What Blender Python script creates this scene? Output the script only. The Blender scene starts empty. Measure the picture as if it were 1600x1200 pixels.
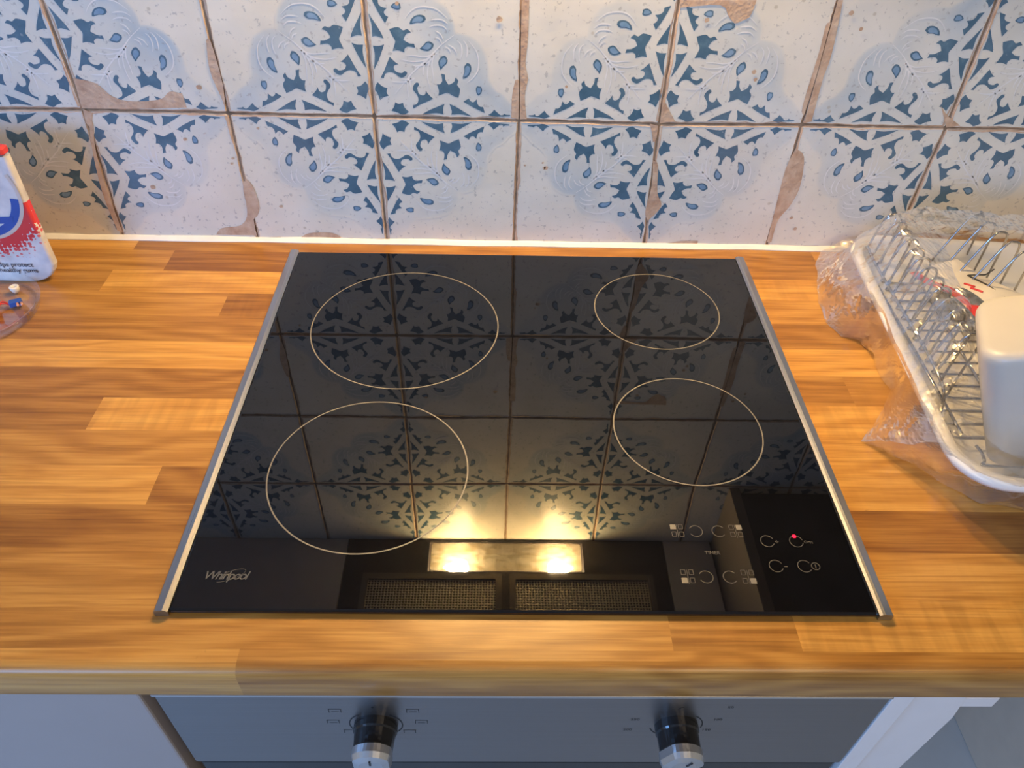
import bpy, bmesh, math, random
from mathutils import Vector, Matrix, noise
random.seed(7)
C = bpy.context.scene.collection

# ------------------------------------------------------------------ camera
cam_d = bpy.data.cameras.new('camera'); cam = bpy.data.objects.new('camera', cam_d); C.objects.link(cam)
cam_d.sensor_width = 36; cam_d.lens = 1184.45/1600*36; cam_d.clip_start = .02
R_ = (0.99970977, -0.00717688, 0.02299716); U_ = (-0.01207765, 0.67665919, 0.73619730); F_ = (0.02084483, 0.73626139, -0.67637612)
cam.matrix_world = Matrix(((R_[0], U_[0], -F_[0], -0.01242), (R_[1], U_[1], -F_[1], -0.86138), (R_[2], U_[2], -F_[2], 0.54062), (0, 0, 0, 1)))
bpy.context.scene.camera = cam
# ------------------------------------------------------------------ world and light
sc = bpy.context.scene
sc.view_settings.view_transform = 'Standard'; sc.view_settings.look = 'None'
sc.view_settings.exposure = 0.45; sc.view_settings.gamma = 1.0; sc.view_settings.use_curve_mapping = False
w = bpy.data.worlds.new('world'); sc.world = w; w.use_nodes = True
w.node_tree.nodes['Background'].inputs[0].default_value = (1, .93, .82, 1); w.node_tree.nodes['Background'].inputs[1].default_value = .25
def area(name, loc, target, size, power, col, size_y=None):
    l = bpy.data.lights.new(name, 'AREA'); l.energy = power; l.color = col; l.size = size
    if size_y: l.shape = 'RECTANGLE'; l.size_y = size_y
    o = bpy.data.objects.new(name, l); C.objects.link(o); o.location = loc
    o.rotation_euler = (Vector(target)-Vector(loc)).to_track_quat('-Z', 'Y').to_euler(); return o
area('window_daylight', (-1.75, -2.5, .62), (0, 0, .1), 1.3, 40, (.20, .46, 1), .8)
area('room_ceiling_light', (.7, -1.6, 1.45), (0, -.3, 0), .5, 9, (1, .80, .56))
LAMP_P = 2.05

# ------------------------------------------------------------------ helpers
class MB:
    def __init__(s): s.v = []; s.f = []; s.m = []; s.c = []
    def add(s, vs, fs, m=0, c=(0, 0, 0)):
        b = len(s.v); s.v += [tuple(x) for x in vs]
        for f in fs: s.f.append([b+i for i in f]); s.m.append(m)
        if isinstance(c, list): s.c += c
        else: s.c += [c]*len(vs)
        return b
    def poly(s, pts, m=0, c=(0, 0, 0)): s.add(pts, [list(range(len(pts)))], m, c)
    def box(s, a, b, m=0, c=(0, 0, 0)):
        (x0, y0, z0), (x1, y1, z1) = a, b
        s.add([(x0, y0, z0), (x1, y0, z0), (x1, y1, z0), (x0, y1, z0), (x0, y0, z1), (x1, y0, z1), (x1, y1, z1), (x0, y1, z1)],
              [(0, 3, 2, 1), (4, 5, 6, 7), (0, 1, 5, 4), (1, 2, 6, 5), (2, 3, 7, 6), (3, 0, 4, 7)], m, c)
    def tube(s, pts, r, n=8, m=0, closed=False, cap=True):
        P = [Vector(p) for p in pts]; N = len(P); rings = []
        up = Vector((0, 0, 1)); prev = None
        for i, p in enumerate(P):
            if closed: t = P[(i+1) % N]-P[i-1]
            else: t = P[min(i+1, N-1)]-P[max(i-1, 0)]
            t.normalize()
            if prev is None:
                a = t.cross(up)
                if a.length < .1: a = t.cross(Vector((1, 0, 0)))
            else: a = prev - t*prev.dot(t)
            a.normalize(); prev = a; b = t.cross(a)
            rr = r[i] if isinstance(r, (list, tuple)) else r
            rings.append([p + a*math.cos(2*math.pi*k/n)*rr + b*math.sin(2*math.pi*k/n)*rr for k in range(n)])
        vs = [v for ring in rings for v in ring]; fs = []
        for i in range(N if closed else N-1):
            j = (i+1) % N
            for k in range(n): fs.append((i*n+k, i*n+(k+1) % n, j*n+(k+1) % n, j*n+k))
        if not closed and cap: fs.append(list(range(n))[::-1]); fs.append([(N-1)*n+k for k in range(n)])
        s.add(vs, fs, m)
    def rings(s, rs, m=0, closed=True, capa=False, capb=False):
        n = len(rs[0]); vs = [v for r in rs for v in r]; fs = []
        for i in range(len(rs)-1):
            for k in range(n if closed else n-1): fs.append((i*n+k, i*n+(k+1) % n, (i+1)*n+(k+1) % n, (i+1)*n+k))
        if capa: fs.append(list(range(n))[::-1])
        if capb: fs.append([(len(rs)-1)*n+k for k in range(n)])
        s.add(vs, fs, m)
    def build(s, name, mats, parent=None, smooth=False, attr=False, bevel=0, seg=2):
        me = bpy.data.meshes.new(name); me.from_pydata(s.v, [], s.f)
        if not isinstance(mats, (list, tuple)): mats = [mats]
        for x in mats: me.materials.append(x)
        me.polygons.foreach_set('material_index', s.m)
        if smooth: me.polygons.foreach_set('use_smooth', [True]*len(s.f))
        if attr:
            ca = me.color_attributes.new('tag', 'FLOAT_COLOR', 'POINT')
            ca.data.foreach_set('color', [q for c in s.c for q in (*c, 1.0)])
        me.update(); me.validate()
        o = bpy.data.objects.new(name, me); C.objects.link(o)
        if parent: o.parent = parent
        if bevel:
            md = o.modifiers.new('bevel', 'BEVEL'); md.width = bevel; md.segments = seg; md.limit_method = 'ANGLE'; md.angle_limit = .6
        return o
def tag(o, label=None, cat=None, group=None, kind=None):
    if label: o['label'] = label
    if cat: o['category'] = cat
    if group: o['group'] = group
    if kind: o['kind'] = kind
    return o
def empty(name, loc, label, cat, group=None, rz=0):
    o = bpy.data.objects.new(name, None); C.objects.link(o); o.location = loc; o.rotation_euler = (0, 0, rz); o.empty_display_size = .02
    return tag(o, label, cat, group)
def boxobj(name, a, b, mat, parent=None, bevel=.001, seg=2):
    m = MB(); m.box(a, b); return m.build(name, mat, parent, bevel=bevel, seg=seg)
def rrect(x0, y0, x1, y1, r, z, n=8):
    out = []
    for cx, cy, a0 in ((x1-r, y1-r, 0), (x0+r, y1-r, 90), (x0+r, y0+r, 180), (x1-r, y0+r, 270)):
        for k in range(n+1):
            a = math.radians(a0+90*k/n); out.append((cx+r*math.cos(a), cy+r*math.sin(a), z))
    return out
def catmull(P, n=3, closed=True):
    out = []; N = len(P)
    for i in range(N if closed else N-1):
        if closed: a, b, c, d = P[i-1], P[i], P[(i+1) % N], P[(i+2) % N]
        else: a, b, c, d = P[max(i-1, 0)], P[i], P[i+1], P[min(i+2, N-1)]
        for k in range(n):
            t = k/n
            out.append(tuple(.5*((2*b[j])+(-a[j]+c[j])*t+(2*a[j]-5*b[j]+4*c[j]-d[j])*t*t+(-a[j]+3*b[j]-3*c[j]+d[j])*t**3)*1.0 for j in range(len(b))))
    if not closed: out.append(tuple(P[-1]))
    return out
def soft(P, n=3):
    """smooth a closed outline but keep its sharp tips"""
    N = len(P); out = []
    for i in range(N):
        a, b, c, d = P[i-1], P[i], P[(i+1) % N], P[(i+2) % N]
        def sharp(p, q, r):
            u = Vector(q)-Vector(p); v = Vector(r)-Vector(q)
            return u.length > 0 and v.length > 0 and u.angle(v) > 1.15
        if sharp(a, b, c): a = b
        if sharp(b, c, d): d = c
        for k in range(n):
            t = k/n
            out.append(tuple(.5*((2*b[j])+(-a[j]+c[j])*t+(2*a[j]-5*b[j]+4*c[j]-d[j])*t*t+(-a[j]+3*b[j]-3*c[j]+d[j])*t**3) for j in range(2)))
    return out

# ------------------------------------------------------------------ materials
class NT:
    def __init__(s, name):
        s.mat = bpy.data.materials.new(name); s.mat.use_nodes = True; s.t = s.mat.node_tree
        s.b = s.t.nodes['Principled BSDF']; s.o = s.t.nodes['Material Output']
    def n(s, typ, **k):
        x = s.t.nodes.new(typ)
        for a, b in k.items(): setattr(x, a, b)
        return x
    def l(s, a, b): s.t.links.new(a, b)
    def coord(s, scale=(1, 1, 1), kind='Object'):
        c = s.n('ShaderNodeTexCoord'); m = s.n('ShaderNodeMapping'); m.inputs['Scale'].default_value = scale
        s.l(c.outputs[kind], m.inputs[0]); return m.outputs[0]
    def noise(s, vec, scale, detail=3, rough=.5, dist=0):
        x = s.n('ShaderNodeTexNoise'); x.inputs['Scale'].default_value = scale; x.inputs['Detail'].default_value = detail
        x.inputs['Roughness'].default_value = rough; x.inputs['Distortion'].default_value = dist
        if vec: s.l(vec, x.inputs['Vector'])
        return x.outputs['Fac']
    def ramp(s, fac, stops, interp='LINEAR'):
        x = s.n('ShaderNodeValToRGB'); r = x.color_ramp; r.interpolation = interp
        while len(r.elements) < len(stops): r.elements.new(.5)
        for e, (p, c) in zip(r.elements, stops): e.position = p; e.color = (*c, 1) if len(c) == 3 else c
        s.l(fac, x.inputs[0]); return x.outputs[0]
    def mix(s, f, a, b, mode='MIX'):
        x = s.n('ShaderNodeMix'); x.data_type = 'RGBA'; x.blend_type = mode
        for sock, v in ((x.inputs[0], f), (x.inputs[6], a), (x.inputs[7], b)):
            if isinstance(v, (int, float)): sock.default_value = v
            elif isinstance(v, tuple): sock.default_value = (*v, 1)
            else: s.l(v, sock)
        return x.outputs[2]
    def math(s, op, a, b=0, c=None):
        x = s.n('ShaderNodeMath'); x.operation = op
        for i, v in enumerate((a, b) if c is None else (a, b, c)):
            if isinstance(v, (int, float)): x.inputs[i].default_value = v
            else: s.l(v, x.inputs[i])
        return x.outputs[0]
    def bump(s, h, strength, dist=.001):
        x = s.n('ShaderNodeBump'); x.inputs['Strength'].default_value = strength; x.inputs['Distance'].default_value = dist
        s.l(h, x.inputs['Height']); s.l(x.outputs[0], s.b.inputs['Normal']); return x
    def set(s, **k):
        for a, v in k.items():
            i = s.b.inputs[a.replace('_', ' ')]
            if isinstance(v, (int, float)): i.default_value = v
            elif isinstance(v, tuple): i.default_value = (*v, 1)
            else: s.l(v, i)
        return s.mat
def plain(name, col, rough=.5, metal=0, var=.06, scale=30, stretch=(1, 1, 1), spec=.5, bump=0):
    t = NT(name); v = t.coord(stretch); f = t.noise(v, scale, 4)
    lo = tuple(c*(1-var) for c in col); hi = tuple(min(1, c*(1+var)) for c in col)
    t.set(Base_Color=t.ramp(f, [(.3, lo), (.7, hi)]), Roughness=rough, Metallic=metal, Specular_IOR_Level=spec)
    if bump: t.bump(f, bump)
    return t.mat
def emit(name, col, s):
    t = NT(name); f = t.noise(t.coord(), 20); t.set(Base_Color=t.ramp(f, [(.3, col), (.7, col)]), Emission_Color=col, Emission_Strength=s); return t.mat

def glaze(name, kind):
    t = NT(name); v = t.coord(); at = t.n('ShaderNodeVertexColor', layer_name='tag')
    sep = t.n('ShaderNodeSeparateColor'); t.l(at.outputs['Color'], sep.inputs[0]); rnd, wash = sep.outputs[0], sep.outputs[1]
    big = t.noise(v, 14, 3); fine = t.noise(v, 160, 4, .6); mid = t.noise(v, 55, 4, .6)
    if kind == 'body':
        base = t.ramp(big, [(.3, (.74, .715, .62)), (.7, (.82, .80, .72))])
        tint = t.mix(rnd, (.94, .95, .96), (1.0, .985, .95)); base = t.mix(1, base, tint, 'MULTIPLY')
        washc = t.ramp(mid, [(.3, (.26, .40, .52)), (.75, (.44, .56, .65))])
        base = t.mix(t.math('MULTIPLY', wash, t.math('MULTIPLY_ADD', mid, .8, .5)), base, washc)
        pits = t.ramp(fine, [(.36, (1, 1, 1)), (.40, (0, 0, 0))]); base = t.mix(t.math('MULTIPLY', pits, .5), base, (.33, .34, .34))
        vo = t.n('ShaderNodeTexVoronoi'); vo.inputs['Scale'].default_value = 48; t.l(v, vo.inputs['Vector'])
        patch = t.noise(v, 9, 2)
        dots = t.math('MULTIPLY', t.ramp(vo.outputs['Distance'], [(.07, (1, 1, 1)), (.12, (0, 0, 0))]), t.ramp(patch, [(.52, (0, 0, 0)), (.6, (1, 1, 1))]))
        base = t.mix(t.math('MULTIPLY', dots, .5), base, (.40, .36, .27))
    elif kind == 'blue':
        base = t.ramp(mid, [(.3, (.045, .115, .18)), (.55, (.070, .155, .23)), (.75, (.13, .24, .32))])
        base = t.mix(t.math('MULTIPLY', rnd, .35), base, (.16, .25, .34))
        white = t.ramp(fine, [(.66, (0, 0, 0)), (.7, (1, 1, 1))]); base = t.mix(t.math('MULTIPLY', white, .3), base, (.55, .58, .6))
    elif kind == 'lightblue':
        base = t.ramp(mid, [(.3, (.14, .27, .42)), (.7, (.27, .40, .54))])
    elif kind == 'vein':
        base = t.ramp(mid, [(.3, (.70, .72, .72)), (.7, (.82, .82, .79))])
    else:
        base = t.ramp(mid, [(.25, (.40, .25, .16)), (.5, (.56, .40, .28)), (.75, (.66, .54, .41))])
    t.set(Base_Color=base, Roughness=.55 if kind == 'chip' else .28, Specular_IOR_Level=.5)
    if kind == 'chip': t.bump(t.noise(v, 220, 4), .6, .0012)
    else: t.bump(t.noise(v, 35, 3), .5, .0012)
    return t.mat
m_body = glaze('tile_glaze', 'body'); m_blue = glaze('tile_blue_paint', 'blue'); m_lblue = glaze('tile_light_blue_paint', 'lightblue')
m_vein = glaze('tile_white_line', 'vein'); m_chip = glaze('tile_worn_clay', 'chip')
m_grout = plain('grout', (.27, .185, .115), .9, var=.4, scale=60, bump=.5)

def wood():
    t = NT('butcher_block_laminate'); at = t.n('ShaderNodeVertexColor', layer_name='tag')
    sep = t.n('ShaderNodeSeparateColor'); t.l(at.outputs['Color'], sep.inputs[0]); tone, off, fig = sep.outputs[0], sep.outputs[1], sep.outputs[2]
    c = t.n('ShaderNodeTexCoord'); comb = t.n('ShaderNodeCombineXYZ'); t.l(t.math('MULTIPLY', off, 37.), comb.inputs[0]); t.l(t.math('MULTIPLY', off, 11.), comb.inputs[1])
    add = t.n('ShaderNodeVectorMath'); t.l(c.outputs['Object'], add.inputs[0]); t.l(comb.outputs[0], add.inputs[1])
    def mp(sc_):
        m = t.n('ShaderNodeMapping'); m.inputs['Scale'].default_value = sc_; t.l(add.outputs[0], m.inputs[0]); return m.outputs[0]
    bend = t.noise(mp((3.2, 11, 11)), 1, 2, .5, .6)
    # growth rings: bands warped by a low noise
    sx = t.n('ShaderNodeSeparateXYZ'); t.l(add.outputs[0], sx.inputs[0])
    yy = t.math('ADD', sx.outputs[1], t.math('MULTIPLY', sx.outputs[2], -1.0))
    ph = t.math('ADD', t.math('MULTIPLY', yy, 210.), t.math('MULTIPLY', bend, 34.))
    rings = t.math('MULTIPLY_ADD', t.math('SINE', ph), .5, .5)
    fib = t.noise(mp((14, 420, 420)), 1, 4, .6, .2); fib2 = t.noise(mp((5, 90, 90)), 1, 4, .6, .4)
    ripple = t.noise(mp((75, 12, 12)), 1, 2)
    g = t.math('ADD', t.math('MULTIPLY', rings, .26), t.math('MULTIPLY', fib2, .68))
    g = t.math('ADD', g, t.math('MULTIPLY', fib, .62))
    strk = t.ramp(t.noise(mp((7, 300, 300)), 1, 3, .6, .5), [(.50, (1, 1, 1)), (.62, (.82, .78, .74))])
    dark = t.ramp(g, [(.45, (.125, .042, .006)), (.75, (.225, .086, .013)), (1.0, (.33, .145, .026))])
    light = t.ramp(g, [(.45, (.44, .20, .034)), (.75, (.57, .285, .058)), (1.0, (.66, .36, .085))])
    col = t.mix(tone, dark, light); col = t.mix(1, col, strk, 'MULTIPLY')
    rip = t.ramp(ripple, [(.4, (.86, .86, .86)), (.6, (1.06, 1.06, 1.06))])
    col = t.mix(fig, col, t.mix(1, col, rip, 'MULTIPLY'))
    kn = t.noise(mp((22, 60, 60)), 1, 3, .5, 1.5); knot = t.ramp(kn, [(.73, (0, 0, 0)), (.80, (1, 1, 1))])
    col = t.mix(t.math('MULTIPLY', knot, .6), col, (.14, .06, .022))
    t.set(Base_Color=col, Roughness=.33, Specular_IOR_Level=.45); t.bump(fib, .12, .0003)
    return t.mat
m_wood = wood()

def hobglass():
    t = NT('black_ceramic_glass'); v = t.coord(); f = t.noise(v, 60, 4)
    sm = t.noise(v, 25, 5, .65)
    t.set(Base_Color=t.ramp(f, [(.3, (.0035, .0035, .004)), (.7, (.005, .005, .006))]), Roughness=t.math('MULTIPLY_ADD', sm, .03, .0), Specular_IOR_Level=.55, IOR=1.5)
    return t.mat
m_glass = hobglass()
def steel(name, col, rough, stretch=(3, 400, 400), an=0.0):
    t = NT(name); f = t.noise(t.coord(stretch), 1, 5, .7)
    t.set(Base_Color=t.ramp(f, [(.3, tuple(c*.88 for c in col)), (.7, col)]), Metallic=1, Roughness=t.math('MULTIPLY_ADD', f, .1, rough), Anisotropic=an); t.bump(f, .08, .0002)
    return t.mat
m_steel = steel('brushed_steel', (.35, .33, .32), .34, (3, 60, 700)); m_trim = steel('brushed_aluminium_trim', (.52, .51, .50), .24, (160, 3, 160))
m_chrome = plain('chrome_wire', (.46, .46, .47), .12, 1, .03); m_cap = steel('knob_cap_metal', (.72, .73, .75), .3, (20, 5, 5))
m_black = plain('gloss_black_plastic', (.012, .012, .013), .12, 0, .2); m_dark = plain('dark_void_board', (.02, .022, .026), .5, 0, .2)
m_print = plain('hob_printing', (.075, .070, .062), .5, 0, .1); m_printl = plain('hob_printing_bright', (.20, .18, .145), .5, 0, .08); m_mark = plain('panel_black_print', (.02, .02, .022), .5, 0, .1)
m_white = plain('white_melamine', (.74, .70, .68), .35, 0, .02); m_cab = plain('grey_white_door_paint', (.34, .29, .265), .4, 0, .03, 8)
m_trayp = plain('white_tray_plastic', (.82, .79, .73), .35, 0, .02); m_seal = plain('sealant', (.86, .83, .75), .4, 0, .05, 40, bump=.3)
m_beige = plain('beige_board', (.72, .58, .44), .6, 0, .03); m_floor = plain('blue_grey_floor', (.50, .56, .60), .45, 0, .08, 6)
m_paint = plain('room_paint', (.62, .58, .52), .8, 0, .03); m_hood = plain('hood_dark_brown_enamel', (.035, .026, .02), .35, 0, .15)
m_red = plain('red_ink', (.62, .05, .05), .4, 0, .1); m_bluei = plain('blue_ink', (.03, .10, .42), .35, 0, .1); m_ink = plain('dark_navy_ink', (.02, .025, .05), .5, 0, .1)

# ------------------------------------------------------------------ traced tile motif (unit tile, origin at the medallion's centre)
MOTIF={"S":{"A":[[0.1491,0.1071],[0.1722,0.0954],[0.201,0.1041],[0.2106,0.0716],[0.2387,0.0412],[0.2154,0.0262],[0.1865,0.0194],[0.1633,0.0335],[0.1179,0.0471],[0.1383,0.0742]],"B":[[0.298,0.2421],[0.3138,0.2424],[0.3187,0.2268],[0.3059,0.2107],[0.3084,0.1869],[0.3171,0.1671],[0.3405,0.1575],[0.357,0.1679],[0.3623,0.192],[0.3769,0.1683],[0.4093,0.1367],[0.3662,0.1156],[0.3166,0.0921],[0.2706,0.0645],[0.2681,0.0871],[0.2927,0.0957],[0.3059,0.1143],[0.3077,0.1427],[0.2972,0.1667],[0.2754,0.1982],[0.2809,0.2221]],"C":[[0.4703,0.308],[0.4956,0.3027],[0.4983,0.2697],[0.5187,0.2348],[0.5549,0.2552],[0.5656,0.2866],[0.5847,0.2636],[0.5761,0.2359],[0.5951,0.2046],[0.5818,0.1482],[0.5442,0.1636],[0.5109,0.181],[0.4807,0.1724],[0.4463,0.1596],[0.4517,0.1938],[0.4398,0.2371],[0.4595,0.2375],[0.4761,0.2575],[0.4753,0.2848]],"D":[[0.4862,0.1057],[0.4748,0.0727],[0.4753,0.0314],[0.431,0.0388],[0.378,0.0336],[0.3227,0.0242],[0.371,0.0542],[0.4206,0.0778]],"E":[[0.5203,0.1064],[0.5581,0.0908],[0.6058,0.063],[0.6721,0.0228],[0.6376,0.0284],[0.5971,0.0359],[0.53,0.0325],[0.5349,0.0575]],"F":[[0.4788,0.4224],[0.5002,0.4266],[0.5147,0.4006],[0.5081,0.3777],[0.4839,0.3544],[0.4674,0.333],[0.4568,0.3576],[0.4544,0.3918]],"G":[[0.6439,0.3843],[0.6652,0.3771],[0.6725,0.3468],[0.6622,0.3119],[0.6383,0.2881],[0.6165,0.2799],[0.6148,0.2915],[0.6253,0.3266],[0.626,0.3611]],"H":[[0.7085,0.2307],[0.7362,0.2273],[0.7421,0.2036],[0.732,0.1794],[0.7159,0.1671],[0.7042,0.1869],[0.7004,0.2147]],"I":[[0.6152,0.1246],[0.6537,0.1477],[0.6635,0.1297],[0.6834,0.1219],[0.7057,0.1427],[0.7115,0.1103],[0.7275,0.0922],[0.7497,0.0906],[0.7617,0.0475],[0.7192,0.0673],[0.663,0.095]],"J":[[0.8245,0.0736],[0.8449,0.0554],[0.8695,0.0351],[0.8877,0.0375],[0.8916,0.048],[0.906,0.04],[0.9345,0.0385],[0.9306,0.0301],[0.8574,0.0244],[0.8248,0.0175],[0.784,0.0355],[0.8084,0.0505]]},"V":{"V0":[[0.562,0.5536],[0.4844,0.4958],[0.4393,0.4523],[0.3587,0.3765],[0.2701,0.2959],[0.2059,0.2198],[0.152,0.1591]],"V1":[[0.4393,0.4523],[0.4325,0.4332],[0.4131,0.3689],[0.4183,0.3029],[0.4198,0.2426]],"V2":[[0.4282,0.4397],[0.4181,0.4207],[0.3884,0.3563],[0.3806,0.277],[0.3955,0.2023]],"V3":[[0.416,0.4336],[0.3936,0.4083],[0.3617,0.3569],[0.3519,0.3109],[0.3549,0.2909]],"V4":[[0.2701,0.2959],[0.249,0.2528],[0.2432,0.1848],[0.2476,0.1364]],"V5":[[0.2734,0.2959],[0.2675,0.2659],[0.261,0.239],[0.2657,0.2049]],"V6":[[0.5841,0.522],[0.609,0.4932],[0.6121,0.4423],[0.5995,0.404]],"V7":[[0.6221,0.5274],[0.6451,0.4924],[0.6472,0.448],[0.6421,0.4161]],"V8":[[0.6547,0.5267],[0.7073,0.4595],[0.7216,0.3886],[0.7134,0.33],[0.6822,0.2842],[0.6413,0.2515]],"V9":[[0.5238,0.4949],[0.56,0.4752],[0.5791,0.443]],"V10":[[0.4997,0.4828],[0.5283,0.4695],[0.5394,0.4438]]},"W":[[0.5614,0.5567],[0.6173,0.5524],[0.6737,0.5295],[0.7205,0.4909],[0.7534,0.4266],[0.771,0.3485],[0.776,0.2689],[0.8207,0.2005],[0.8675,0.1722],[0.9207,0.1159],[0.9631,0.0801],[1.0361,0.0327]]}
CH= [[(-0.4902, 0.207), (-0.4672, 0.2017), (-0.4541, 0.1875), (-0.4341, 0.182), (-0.4006, 0.1849), (-0.3872, 0.1939), (-0.3733, 0.192), (-0.3726, 0.1757), (-0.4333, 0.173), (-0.4933, 0.1726)], [(0.0094, 0.2986), (0.0175, 0.2988), (0.0176, 0.26), (0.0158, 0.2328), (0.0192, 0.2173), (0.0163, 0.1969), (0.0195, 0.1699), (0.0113, 0.1697)], [(0.0049, 0.2149), (0.0093, 0.2114), (0.0098, 0.1697), (0.0015, 0.1711), (0.0017, 0.1966)], [(-0.3319, 0.2515), (-0.327, 0.2489), (-0.3249, 0.2046), (-0.3285, 0.1766), (-0.3305, 0.1899), (-0.3358, 0.2186)], [(0.1761, 0.3021), (0.2573, 0.3038), (0.2543, 0.2879), (0.2471, 0.2832), (0.2394, 0.2804), (0.231, 0.2874), (0.2198, 0.298), (0.1774, 0.2946)], [(0.3433, 0.3056), (0.3487, 0.3057), (0.3524, 0.2703), (0.3537, 0.2431), (0.3523, 0.2219), (0.354, 0.1735), (0.3454, 0.1717)], [(0.3382, 0.2799), (0.3427, 0.2832), (0.3439, 0.2253), (0.3428, 0.1809), (0.3381, 0.1922), (0.3392, 0.2532)], [(0.3444, 0.1399), (0.3575, 0.1295), (0.3636, 0.0913), (0.3588, 0.0645), (0.3485, 0.0413), (0.3483, 0.0096), (0.3424, 0.0095), (0.3402, 0.0732), (0.3395, 0.1149)], [(0.1746, 0.1218), (0.1818, 0.1153), (0.1866, 0.0792), (0.1945, 0.0596), (0.1804, 0.0381), (0.1752, 0.0519), (0.1781, 0.0878)], [(-0.3246, 0.0885), (-0.3173, 0.0783), (-0.3144, 0.0536), (-0.3191, 0.038), (-0.3268, 0.0286), (-0.3263, 0.0068), (-0.3309, 0.0086), (-0.3309, 0.0514)], [(-0.3791, 0.0077), (-0.3694, 0.0174), (-0.3454, 0.0217), (-0.3336, 0.0349), (-0.3302, 0.0586), (-0.3282, 0.0824), (-0.3247, 0.0842), (-0.3257, 0.0379), (-0.3271, 0.0068)], [(-0.2701, 0.005), (-0.2582, 0.0119), (-0.2315, 0.0134), (-0.2196, 0.0088), (-0.2218, 0.0049)], [(0.2107, 0.0051), (0.2295, 0.0094), (0.2506, 0.0098), (0.2473, 0.0048)], [(-0.4874, 0.1644), (-0.487, 0.1529), (-0.495, 0.121), (-0.4991, 0.0748), (-0.4995, 0.0572), (-0.499, 0.0093), (-0.505, 0.0111), (-0.5061, 0.0659), (-0.4975, 0.129)], [(0.164, 0.1674), (0.1742, 0.1652), (0.1749, 0.1503), (0.1712, 0.1446), (0.1675, 0.1588)], [(0.1747, 0.2001), (0.1809, 0.1891), (0.1937, 0.1703), (0.1759, 0.1684)], [(0.4987, 0.1954), (0.5108, 0.1843), (0.5311, 0.1723), (0.5154, 0.1697)], [(-0.4921, 0.1718), (-0.4826, 0.1675), (-0.4906, 0.1489), (-0.4945, 0.1566)]]
DT= [(0.0452, 0.1092, 6), (0.0409, 0.1159, 3), (0.0631, 0.2088, 4), (0.2724, 0.2296, 6), (0.2759, 0.2211, 5), (0.2084, 0.283, 6), (0.3741, 0.0304, 6), (0.3647, 0.0462, 5), (-0.3526, 0.1997, 7), (-0.3849, 0.1376, 5), (-0.3367, 0.1077, 4), (-0.3336, 0.1144, 4), (-0.2959, 0.1528, 4), (-0.4412, 0.0742, 7), (-0.2876, 0.0504, 5), (0.0428, 0.1092, 5), (0.0192, 0.1121, 3), (-0.0139, 0.2791, 8), (-0.1221, 0.2927, 5), (0.3774, 0.2774, 5), (0.3617, 0.2933, 6)]
P_ = .16762; X0 = .00868; Z1 = .16922
OVR = {(-3, 0): (-.5009, .0016), (-3, 1): (-.4923, .1711), (-2, 1): (-.3263, .1699), (-1, 0): (-.1577, .0016), (-1, 1): (-.1579, .1694), (-1, 2): (-.157, .3381),
       (0, 1): (.0106, .1682), (0, 2): (.0106, .3354), (0, 3): (.0084, .500), (1, 0): (.181, .0016), (1, 1): (.1754, .1668), (1, 2): (.1759, .3372), (1, 3): (.174, .5002), (2, 3): (.3394, .5005), (3, 1): (.5157, .1689)}
def junc(i, j): return OVR.get((i, j), (X0+P_*i, Z1+P_*(j-1)))
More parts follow.
